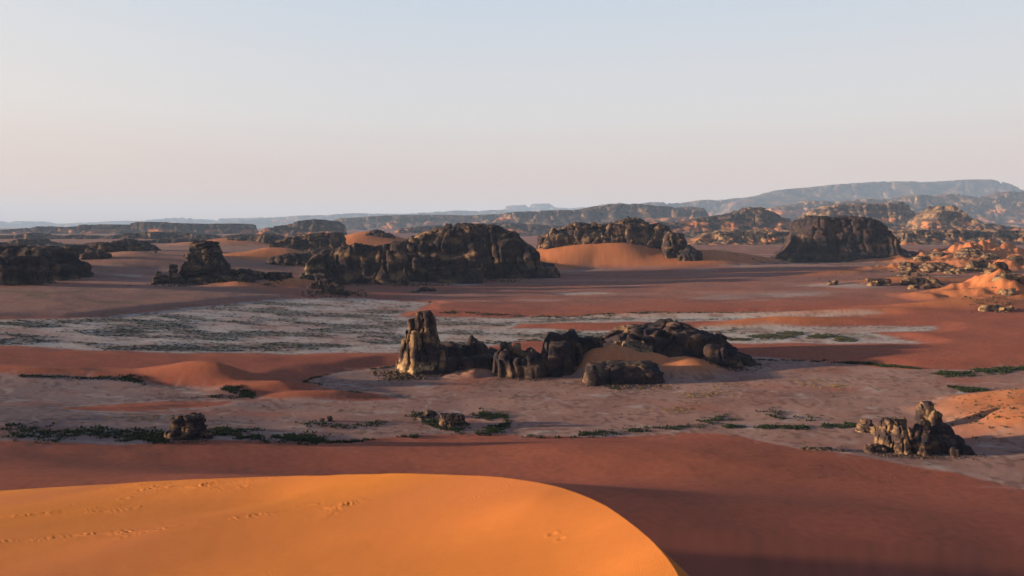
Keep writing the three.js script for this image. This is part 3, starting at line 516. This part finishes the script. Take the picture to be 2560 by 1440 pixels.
rockThing('rock_outcrop', 'low dark rock cap along a sand crest on the left', 'rock formation', MID, 1.7, 12, [['cap', [Wl(1480, 60, [[250, 660], [256, 622], [268, 610], [292, 602], [312, 602], [332, 609], [352, 616], [366, 626], [374, 642], [374, 660]], { fl: .1 })]], ['pinnacle', [L(388, 3.4, 626, 646, { b: 4 })], { s: 5, cell: .9 }]], { off: 16 });
rockThing('rock_tower', 'blocky dark rock tower with a row of pinnacles beside it', 'rock formation', MID, 1.1, 11, [
  ['tower', [Wl(905, 34, [[448, 722], [455, 690], [458, 660], [461, 635], [464, 611], [476, 606], [508, 607], [520, 613], [527, 632], [534, 645], [544, 660], [552, 678], [558, 692], [562, 722]], { fl: .3, thin: .25 }), L(480, 20, 632, 712, { tp: .6 }), L(520, 20, 655, 712, { tp: .5 })], { tan: .03 }],
  ['pinnacle', [L(434, 9, 664, 713, { tp: .75, fl: .3 }), L(424, 9, 690, 714, { tp: .6 }), L(444, 11, 692, 714, { tp: .6 })], { s: 6, tan: .1, off: 3 }],
  ['pinnacle', [L(396, 9, 681, 715, { tp: .5, fl: .3 }), L(386, 8, 692, 716, { tp: .5 }), L(410, 8, 690, 715, { tp: .6 }), L(378, 8, 706, 717)], { s: 6, tan: .1, off: 6 }],
  ['ledge', [L(470, 60, 700, 716, { tp: .8, b: 16 })], { off: 8 }],
]);
rockThing('rock_outcrop', 'low jagged outcrop with orange sand at its foot, left of the massif', 'rock formation', MID, 1.1, 8, [
  ['crag', [Wl(930, 30, [[522, 726], [528, 700], [538, 690], [560, 681], [585, 674], [604, 679], [642, 686], [650, 726]], { fl: .3 }), L(560, 22, 690, 716, { tp: .6 }), L(610, 30, 690, 712, { tp: .5 })], { tan: .12 }],
  ['crag', [Wl(950, 24, [[636, 726], [645, 692], [664, 690], [672, 683], [682, 685], [690, 692], [700, 684], [714, 689], [722, 700], [738, 706], [748, 726]], { fl: .3 }), L(680, 24, 700, 718, { tp: .6 })], { off: 5 }],
], { joint: .2, spacing: .8 });
rockThing('rock_outcrop', 'dark rock rim curving around an orange sand saddle behind the massif', 'rock formation', MID, 2, 18, [
  ['rim', [Wl(1560, 60, [[652, 670], [660, 634], [672, 616], [694, 604], [722, 595], [762, 589], [800, 586], [842, 584], [850, 670]], { fl: .25 }), L(720, 40, 620, 650, { tp: .7 }), L(790, 44, 612, 645, { tp: .7 })], { tan: .15 }],
  ['rim', [Wl(1720, 40, [[900, 660], [920, 581], [944, 580], [968, 586], [986, 596], [992, 606], [994, 660]], { fl: .15 })], { off: 4 }],
]);
rockThing('rock_outcrop', 'low dark mound in front of the sand saddle', 'rock formation', MID, 1.5, 12, [['mound', [Wl(1230, 70, [[650, 690], [658, 664], [668, 652], [692, 644], [722, 640], [746, 641], [760, 652], [772, 668], [774, 690]], { fl: .3 })]]], { off: 18, strata: .12 });
rockThing('rock_outcrop', 'small dark hummock on the red sand in front of the massif', 'rock', MID, 0.5, 4, [['mound', [L(1062, 26, 719, 734, { tp: .5, k: .5 }), L(1078, 16, 722, 733), L(1040, 14, 728, 736)]]], { off: 2 });
{
  const spots = [[1140, 740, 22, 5, 'flat dark rock shelf on red sand below the massif'], [1148, 752, 24, 4, 'flatter dark shelf just below another flat shelf'], [1128, 723, 12, 4, 'tiny flat rock close to the foot of the massif'], [318, 718, 9, 4, 'tiny dark stone on the bare left plain']];
  for (const [px, py, hw, h, label] of spots) rockThing('rock_shelf', label, 'rock', MID, 0.5, 3, [['shelf', [L(px, hw, py - h, py, { tp: .5, k: .35, soft: .4 })]]], { low: .2 });
}
// rocks of the sunlit sand hill on the right
const HILL = 'rock outcrops on the sunlit sand hill at right';
const hillRocks = [
  ['dark ledge crowning the orange sand hill', 2425, 36, 617, 640, 40, 1.6], ['brown ledge on the left shoulder of the sand hill', 2338, 30, 626, 642, 30, 1.4], ['broken ledge halfway down the left flank of the sand hill', 2268, 24, 654, 674, 22, 1],
  ['dark craggy band across the middle of the sand hill', 2336, 46, 654, 678, 24, 1], ['lit crag on the right flank of the sand hill', 2445, 30, 648, 676, 24, 1], ['dark tail of rock trailing right from the lit crag', 2496, 30, 656, 672, 22, .8],
  ['low dark boulders below the hill\'s left flank', 2270, 28, 676, 690, 12, .8], ['long dark reef of rock at the foot of the sand hill', 2300, 52, 690, 712, 2, .5], ['jumbled dark reef left of the long one', 2196, 28, 696, 714, 2, .6], ['flat dark stone below the long reef', 2330, 20, 716, 722, 0, .5], ['small lone stone left of the reefs', 2080, 8, 704, 712, 4, .7], ['flat stone beside the flat dark one', 2284, 14, 717, 723, 0, .5],
  ['thin tan ledge between the crown and the lit crag', 2476, 22, 634, 646, 0, 1], ['stub of rock at the right end of the sand hill', 2540, 18, 640, 652, 0, 1], ['broken shelf just under the brown left ledge', 2306, 20, 640, 650, 0, .8], ['short dark shelf below the craggy band', 2390, 26, 672, 684, 0, .8], ['scattered low shelf at the far right foot of the hill', 2520, 30, 684, 692, 0, .6],
  ['low dark rock on the nearer sand slope at right', 2480, 26, 762, 778, 6, .7], ['small rock uphill of the low dark one', 2510, 12, 770, 780, 6, .7], ['rubble patch high on the nearer sand slope', 2520, 22, 722, 736, 16, .8],
];
hillRocks.forEach(([label, px, hw, yt, yb, flat, k], i) => rockThing('rock_ledge', label, 'rock', HILL, 1.4, 7, [['ledge', [L(px, hw * .8, lerp(yt, yb, .15), yb, { tp: .7, k: k * .6, on: ground, e: 4 }), ...(i === 5 || i === 9 ? [] : [L(px - hw * .42, hw * .6, lerp(yt, yb, .4), yb + 1, { tp: .6, k: .8, on: ground }), L(px + hw * .42, hw * .6, lerp(yt, yb, .45), yb + 1, { tp: .6, k: .8, on: ground })])]]], { off: i * 3.3, tan: .45, low: .18, strata: .12, joint: .06, blend: .35 }));
console.log('mid rocks', tris);

// --- far ranges and mesas
const FARG = 'hazy ranges and mesas along the horizon';
const range = (label, d, D, cell, s, prof, o = {}) => rockThing(o.name ?? 'mesa', label, o.cat ?? 'mesa', FARG, cell, s, [['mesa', [Wl(d, D, [[prof[0][0] - 2, 660], ...prof, [prof[prof.length - 1][0] + 2, 660]], { fl: o.fl ?? 1.2, cap: o.cap ?? .35, thin: .3, y0: -5 })]]], { low: .26, strata: .12, joint: .18, spacing: 1.0, fine: .045, clip: .06, grow: .5, sand: 1, sandTop: 0.55 * (EYE - (Math.min(...prof.map((q) => q[1])) - HOR) / F * d), tan: .12, butt: .55, bspace: 1.8, off: d * .01, front: -d - D * 0.75, ...o });
range('long dark blue-grey plateau behind the left buttes', 5590, 331, 10.2, 78, [[-120, 580], [0, 576], [40, 572], [90, 567], [150, 570], [215, 562], [300, 563], [330, 556], [372, 556], [420, 559], [500, 561], [560, 560], [604, 561], [618, 568], [628, 590]], { tan: .06, low: .42 });
range('lower dark shelf in front of the left plateau', 3300, 200, 5.9, 40, [[-140, 590], [0, 590], [60, 584], [110, 592], [160, 588], [240, 594], [310, 584], [380, 581], [450, 584], [500, 588], [540, 592], [600, 586], [640, 592], [668, 606]], { tan: .06, low: .42 });
range('small dark bluff with a sunlit sand notch, left of the sand saddle', 2200, 130, 4.0, 23, [[536, 622], [552, 606], [566, 597], [600, 594], [632, 588], [660, 586], [684, 594], [700, 614]], { tan: .06, low: .42 });
range('low dark hillock beyond the left butte', 2100, 120, 3.8, 22, [[-60, 610], [10, 606], [30, 599], [60, 598], [78, 606], [120, 612], [170, 616]], { tan: 0 });
range('dark low scarp above the left rock tower', 2500, 150, 4.5, 28, [[300, 616], [340, 604], [400, 598], [470, 600], [510, 598], [548, 606], [560, 618]], { tan: -.05 });
range('dark mesa with sunlit sand below its cliff, left of centre', 4455, 276, 8.1, 53, [[630, 610], [648, 574], [690, 566], [722, 560], [748, 552], [782, 549], [806, 552], [828, 554], [840, 562], [848, 580], [852, 600]], { tan: .06, low: .42 });
range('blue-grey tableland with pale cliffs, above the massif', 10240, 576, 18.6, 141, [[800, 560], [850, 546], [900, 544], [960, 540], [1040, 538], [1100, 537], [1160, 540], [1200, 538], [1250, 536], [1300, 533], [1320, 560]], { tan: .2 });
range('low dark foothill ridge just above the massif', 5880, 350, 10.7, 67, [[960, 600], [1000, 572], [1060, 566], [1180, 560], [1260, 556], [1300, 560], [1400, 566], [1440, 580]], { tan: .0 });
range('broad tableland with orange sand aprons, behind the arched hump', 8400, 480, 15.2, 132, [[1230, 560], [1262, 533], [1320, 529], [1400, 526], [1450, 524], [1490, 516], [1540, 511], [1600, 510], [1630, 514], [1680, 517], [1730, 518], [1764, 522], [1776, 536], [1790, 556]], { tan: .2 });
range('dark hilly ridge between hump and right butte', 4550, 279, 8.2, 62, [[1560, 590], [1640, 556], [1700, 556], [1760, 546], [1800, 540], [1852, 532], [1866, 522], [1886, 517], [1916, 520], [1936, 528], [1952, 536], [1976, 544], [1992, 552], [2010, 572]]);
range('low tan foothills at the foot of the dark ridge', 2875, 189, 5.2, 28, [[1724, 612], [1750, 594], [1790, 580], [1840, 574], [1880, 580], [1920, 574], [1960, 582], [2000, 576], [2040, 586], [2060, 604]], { tan: .45 });
range('sunlit tan mesa behind the right butte', 5535, 330, 10.0, 65, [[1960, 590], [1990, 556], [2020, 548], [2060, 524], [2100, 512], [2140, 508], [2200, 510], [2254, 507], [2268, 505], [2284, 512], [2300, 528], [2330, 546], [2370, 560], [2400, 580]], { tan: .4 });
range('butte with a square dark cap at far right', 4125, 256, 7.5, 49, [[2300, 590], [2326, 548], [2346, 532], [2366, 524], [2372, 514], [2404, 515], [2412, 530], [2430, 540], [2470, 556], [2520, 566], [2600, 574], [2700, 580]], { tan: .35 });
range('broken dark foothills below the square-capped butte', 2875, 189, 5.2, 28, [[2240, 606], [2262, 582], [2310, 574], [2350, 578], [2400, 572], [2450, 580], [2500, 574], [2560, 578], [2640, 580]], { tan: .3 });
range('great pale blue mountain filling the right skyline', 18900, 1017, 34.3, 377, [[1790, 560], [1826, 508], [1860, 498], [1910, 488], [1962, 475], [2020, 470], [2100, 462], [2200, 455], [2260, 454], [2330, 455], [2400, 451], [2470, 448], [2496, 450], [2520, 458], [2560, 470], [2640, 484], [2760, 500]], { tan: .1, name: 'mountain', cat: 'mountain', sand: .25, low: .14, butt: .35, joint: .07, strata: .05, fine: .03, cap: .15, fl: 2.2 });
range('pale cliffs standing before the great mountain', 11700, 645, 21.3, 144, [[1880, 560], [1930, 520], [1990, 512], [2040, 500], [2100, 504], [2180, 496], [2260, 500], [2300, 486], [2340, 488], [2400, 484], [2480, 496], [2540, 478], [2640, 486], [2740, 490]], { tan: .35 });
range('pale stepped hills left of the great mountain', 19550, 1045, 35.5, 273, [[1440, 545], [1480, 520], [1506, 512], [1546, 507], [1580, 512], [1632, 506], [1662, 506], [1668, 514], [1676, 506], [1690, 508], [1710, 508], [1762, 500], [1826, 500], [1850, 495], [1900, 494], [1940, 510]], { tan: .2 });
range('faint pale mesa pair on the centre skyline', 35700, 1853, 64.8, 410, [[1256, 540], [1266, 515], [1314, 512], [1324, 522], [1330, 510], [1376, 509], [1388, 520], [1440, 520], [1462, 518], [1480, 540]], { tan: .2 });
range('faint far hills along the left skyline', 34200, 1782, 62.1, 434, [[-100, 556], [0, 554], [60, 554], [90, 559], [130, 562], [200, 558], [260, 554], [340, 553], [400, 548], [412, 545], [446, 544], [452, 549], [520, 549], [580, 546], [640, 545], [700, 543]], { tan: .2 });
range('faint far tableland behind the central massif', 28800, 1512, 52.3, 377, [[560, 556], [640, 549], [720, 541], [800, 538], [880, 534], [940, 535], [1000, 536], [1080, 531], [1140, 527], [1200, 528], [1260, 524], [1300, 530], [1330, 545]], { tan: .2 });
console.log('far rocks', tris);

// ---------------------------------------------------------------- plants and loose stones
function tuftGeometry(n, w, h, seedv) {
  const save = seed; seed = seedv; const pos = [];
  for (let i = 0; i < n; i++) {
    const a = rnd() * 6.283, r = Math.sqrt(rnd()) * w * 0.42, x = Math.cos(a) * r, z = Math.sin(a) * r, b = rnd() * 6.283, o = 0.35 + 0.5 * rnd(), lx = Math.cos(a) * o * w * .3, lz = Math.sin(a) * o * w * .3, e = w * (0.07 + 0.08 * rnd()), t = h * (0.55 + 0.45 * rnd()) * (1 - 0.4 * r / w);
    const ex = Math.cos(b) * e, ez = Math.sin(b) * e;
    pos.push(x - ex, -0.1, z - ez, x + ex, -0.1, z + ez, x + lx, t, z + lz, x + ez, t * .1, z - ex, x - ez, t * .35, z + ex, x + lx * 1.3 + ex, t * .85, z + lz * 1.3);
  }
  seed = save;
  const g = new THREE.BufferGeometry(); g.setAttribute('position', new THREE.Float32BufferAttribute(pos, 3)); g.computeVertexNormals(); return g;
}
const tufts = [tuftGeometry(9, 1, 0.5, 5), tuftGeometry(9, 1, 0.42, 77)];
const plantMat = new THREE.MeshPhysicalMaterial({ color: 0xffffff, roughness: 0.95, specularIntensity: 0.2, side: THREE.DoubleSide });
const spotsOf = { green: [], dry: [], pan: [] };
// a strip of scrub along a surveyed line, widths in metres
function strip(list, half, n, kind, size = 1.4) {
  const p = list.map(([a, b]) => onPlain(a, b)), seg = []; let tot = 0;
  for (let i = 0; i < p.length - 1; i++) { const l = Math.hypot(p[i + 1][0] - p[i][0], p[i + 1][2] - p[i][2]); seg.push(l); tot += l; }
  for (let q = 0; q < n; q++) {
    let t = rnd() * tot, i = 0; while (i < seg.length - 1 && t > seg[i]) t -= seg[i++];
    t /= seg[i]; const off = (rnd() + rnd() + rnd() - 1.5) * half, x = lerp(p[i][0], p[i + 1][0], t) + (rnd() - .5) * half * .6, z = lerp(p[i][2], p[i + 1][2], t) + off;
    if (noise(x / 13, 200, z / 15) + 0.5 * noise(x / 4, 201, z / 4) < -0.12) continue;
    if (kind === 'green' && rnd() < 0.2) continue;
    spotsOf[kind].push([x, z, size * (kind === 'green' ? 1.35 : 1) * (0.5 + rnd() * 0.9)]);
  }
}
strip([[60, 1078], [180, 1085], [300, 1082], [400, 1096]], 9, 560, 'green'); strip([[0, 1066], [120, 1070]], 8, 60, 'green'); strip([[300, 1100], [420, 1104]], 4, 160, 'green');
strip([[530, 1078], [620, 1086], [700, 1092], [800, 1104]], 9, 900, 'green'); strip([[780, 1110], [900, 1106], [1045, 1092]], 2.2, 260, 'green'); strip([[740, 1060], [860, 1068], [960, 1058]], 7, 120, 'green');
strip([[1030, 1036], [1060, 1042], [1100, 1070], [1160, 1080]], 7, 260, 'green'); strip([[1190, 1034], [1250, 1045], [1262, 1062], [1220, 1078]], 8, 520, 'green'); strip([[1190, 1086], [1400, 1092], [1500, 1084], [1640, 1072], [1720, 1068]], 4, 340, 'green');
strip([[1730, 1062], [1800, 1048], [1850, 1042]], 6, 130, 'green'); strip([[1810, 1066], [1980, 1068], [2150, 1064]], 3.2, 420, 'green'); strip([[1900, 1035], [2050, 1045]], 10, 50, 'green');
strip([[2060, 903], [2160, 910], [2260, 920], [2330, 928]], 4, 420, 'green', 1.8); strip([[2340, 936], [2440, 930], [2600, 920]], 8, 620, 'green', 1.8); strip([[2380, 972], [2470, 976]], 6, 170, 'green', 1.6); strip([[1880, 899], [2060, 904]], 2, 60, 'green', 1.5);
strip([[20, 948], [200, 952], [320, 955]], 2, 150, 'green'); strip([[300, 952], [340, 958], [390, 962]], 4, 170, 'green', 1.5); strip([[560, 978], [600, 984], [632, 992]], 4, 260, 'green', 1.5); strip([[480, 992], [600, 994]], 3, 40, 'green');
strip([[745, 962], [780, 946], [850, 932], [1000, 914]], 2.5, 200, 'green', 1.2); strip([[760, 965], [900, 988]], 2, 80, 'green', 1.2); strip([[2440, 1090], [2560, 1075]], 16, 60, 'green', 1.2); strip([[1480, 965], [1560, 972]], 4, 70, 'green', 1.1);
strip([[1100, 786], [1400, 793], [1700, 788], [2100, 779]], 7, 520, 'pan', 2.6); strip([[1880, 842], [2000, 836], [2120, 848]], 16, 900, 'pan', 2.6); strip([[1740, 846], [1880, 850]], 8, 200, 'pan', 2.4); strip([[1100, 865], [1400, 848], [1600, 842]], 10, 260, 'pan', 2.4); strip([[1780, 660], [1900, 662], [2120, 664]], 14, 40, 'pan', 4);
strip([[1440, 980], [1620, 970], [1900, 958]], 10, 140, 'dry', 1.1); strip([[1700, 1000], [1760, 992], [1820, 984]], 12, 230, 'dry', 1.1); strip([[1570, 1040], [1660, 1030], [1720, 1022]], 6, 150, 'dry', 1.0); strip([[2010, 960], [2110, 962]], 10, 160, 'dry', 1.2); strip([[300, 1040], [420, 1046]], 10, 80, 'dry', 1);
for (let q = 0; q < 11000; q++) { const p = onPlain(-60 + rnd() * 1900, 752 + rnd() * 126); if (polySD(PLAYA, p[0], p[2]) < -4 && vegPlaya(p[0], p[2]) > -0.02 + 0.3 * rnd()) spotsOf.pan.push([p[0], p[2], 0.9 + 1.5 * rnd()]); }
for (let q = 0; q < 2400; q++) { const p = onPlain(rnd() * 2560, 915 + rnd() * 260); if (polySD(CLAY, p[0], p[2]) < -3 && noise(p[0] / 30, 300, p[2] / 30) + 0.5 * noise(p[0] / 8, 301, p[2] / 8) > 0.08) spotsOf.green.push([p[0], p[2], 0.4 + rnd() * 0.8]); }
const M4 = new THREE.Matrix4(), Q4 = new THREE.Quaternion(), UPV = new THREE.Vector3(0, 1, 0);
function scatter(name, label, list, geo, tints, parent) {
  const im = new THREE.InstancedMesh(geo, plantMat, list.length), c = new THREE.Color();
  list.forEach(([x, z, s], i) => {
    Q4.setFromAxisAngle(UPV, rnd() * 6.283);
    M4.compose(new THREE.Vector3(x, ground(x, z) - 0.02, z), Q4, new THREE.Vector3(s, s * (0.75 + 0.5 * rnd()), s)); im.setMatrixAt(i, M4);
    const a = tints[0], b = tints[1], t = rnd(); c.setRGB(lerp(a[0], b[0], t), lerp(a[1], b[1], t), lerp(a[2], b[2], t)); im.setColorAt(i, c);
  });
  return tag(put(im, name), label, 'grass', null, 'stuff');
}
scatter('grass', 'dark green grass tufts strewn over the near clay flat', spotsOf.green, tufts[0], [[.022, .036, .022], [.042, .054, .030]]);
scatter('grass', 'yellow dry grass on the clay in front of the rock ridge', spotsOf.dry, tufts[1], [[.30, .20, .085], [.24, .16, .08]]);
scatter('scrub', 'grey-green scrub in bands over the pale salt pan', spotsOf.pan, tufts[1], [[.045, .05, .034], [.065, .065, .045]]);
console.log('tufts', spotsOf.green.length, spotsOf.dry.length, spotsOf.pan.length);

// loose stones: a few shapes shared by all
const stoneShapes = [0, 1, 2].map((k) => {
  const g = new THREE.IcosahedronGeometry(1, 2), p = g.attributes.position, col = [];
  for (let i = 0; i < p.count; i++) { const x = p.getX(i), y = p.getY(i), z = p.getZ(i), f = 0.78 + 0.45 * noise(x * 1.3 + k * 9, y * 1.3, z * 1.3) + 0.2 * noise(x * 3 + k * 5, y * 3, z * 3); p.setXYZ(i, x * f, y * f * .8, z * f); }
  g.computeVertexNormals(); return g;
});
const stoneMat = new THREE.MeshPhysicalMaterial({ color: new THREE.Color().setRGB(.075, .048, .038), roughness: 0.95, specularIntensity: 0.2, flatShading: true });
function rubble(label, heaps) {                                 // heaps: px, py, half width and half depth in photo pixels, count, size
  const list = [];
  for (const [px, py, hw, hd, n, size] of heaps) for (let q = 0; q < n; q++) {
    const a = rnd() + rnd() - 1, p = onPlain(px + a * hw, py + (rnd() + rnd() - 1) * hd), s = size * (0.3 + rnd() * rnd());
    list.push([p[0], p[2], s]);
  }
  const im = new THREE.InstancedMesh(stoneShapes[0], stoneMat, list.length);
  list.forEach(([x, z, s], i) => { M4.compose(new THREE.Vector3(x, ground(x, z) + s * .15, z), Q4.setFromEuler(new THREE.Euler(rnd() * 6, rnd() * 6, rnd() * 6)), new THREE.Vector3(s, s * (.6 + .5 * rnd()), s)); im.setMatrixAt(i, M4); });
  return tag(put(im, 'rubble'), label, 'rubble', null, 'stuff');
}
rubble('dark fallen stones heaped around the foot of the tower', [[1000, 940, 72, 14, 520, 1.1], [1075, 936, 50, 8, 140, .8], [1140, 936, 60, 10, 60, .6]]);
rubble('loose stones along the foot of the dark ridge', [[1310, 948, 90, 6, 160, .7], [1560, 966, 110, 8, 240, .7], [1830, 925, 80, 9, 180, .8], [1250, 1000, 500, 40, 120, .35]]);
rubble('small stones around the boulders on the near flat', [[470, 1106, 70, 7, 120, .4], [1110, 1072, 80, 10, 90, .35], [2300, 1146, 170, 9, 260, .45], [2080, 1138, 90, 6, 80, .35], [2480, 1050, 90, 40, 160, .5], [2200, 1200, 420, 50, 60, .3]]);
rubble('scree along the foot of the central massif', [[840, 738, 90, 7, 160, 2.2], [1000, 716, 160, 6, 160, 2], [1200, 706, 180, 6, 160, 2.2], [470, 718, 110, 4, 120, 1.6], [640, 722, 110, 4, 100, 1.6]]);
rubble('stony patches on the sunlit sand hill at right', [[2300, 690, 150, 22, 320, 1.7], [2440, 660, 120, 26, 260, 2], [2490, 765, 90, 26, 260, 1.3], [2130, 700, 90, 12, 60, 1.3]]);
{ // lone small trees far out on the plain
  const trunkMat = new THREE.MeshStandardMaterial({ color: new THREE.Color().setRGB(.05, .035, .025), roughness: 1 });
  const leafMat = new THREE.MeshStandardMaterial({ color: new THREE.Color().setRGB(.035, .042, .024), roughness: 1, side: THREE.DoubleSide });
  const trees = [[1074, 763, 10, 'lone dark acacia at the end of the scrub band, below the massif'], [1976, 664, 12, 'small dark tree at the foot of the right butte'], [1958, 663, 9, 'smaller dark tree left of another at the butte\'s foot'], [2112, 664, 8, 'lone small tree on the pan below the right butte']];
  for (const [px, py, hp, label] of trees) {
    const p = onPlain(px, py), h = hp * -p[2] / F * 1.1, t = new THREE.Group(), gy = ground(p[0], p[2]);
    const pos = []; for (let i = 0; i < 260; i++) { const a = rnd() * 6.28, r = Math.sqrt(rnd()) * h * .6, y = h * (0.62 + .36 * rnd() * (1 - (r / h / .62) ** 2)), s = h * .09; const v = () => (rnd() - .5) * s * 2; const cx = Math.cos(a) * r, cz = Math.sin(a) * r; for (let k = 0; k < 3; k++) pos.push(cx + v(), y + v() * .6, cz + v()); }
    const g = new THREE.BufferGeometry(); g.setAttribute('position', new THREE.Float32BufferAttribute(pos, 3)); g.computeVertexNormals();
    const limbs = [new THREE.CylinderGeometry(h * .03, h * .05, h * .5, 7).translate(0, h * .22, 0)];
    for (let k = 0; k < 4; k++) limbs.push(new THREE.CylinderGeometry(h * .012, h * .025, h * .5, 5).translate(0, h * .25, 0).rotateZ(0.6).rotateY(k * 1.6 + .3).translate(0, h * .4, 0));
    put(t, 'acacia_tree'); put(new THREE.Mesh(mergeGeometries(limbs), trunkMat), 'trunk', t); put(new THREE.Mesh(g, leafMat), 'crown', t);
    t.position.set(p[0], gy, p[2]); tag(t, label, 'tree', 'lone trees far out on the plain');
  }
}
console.log('total rock triangles', tris);
renderer.render(scene, camera);
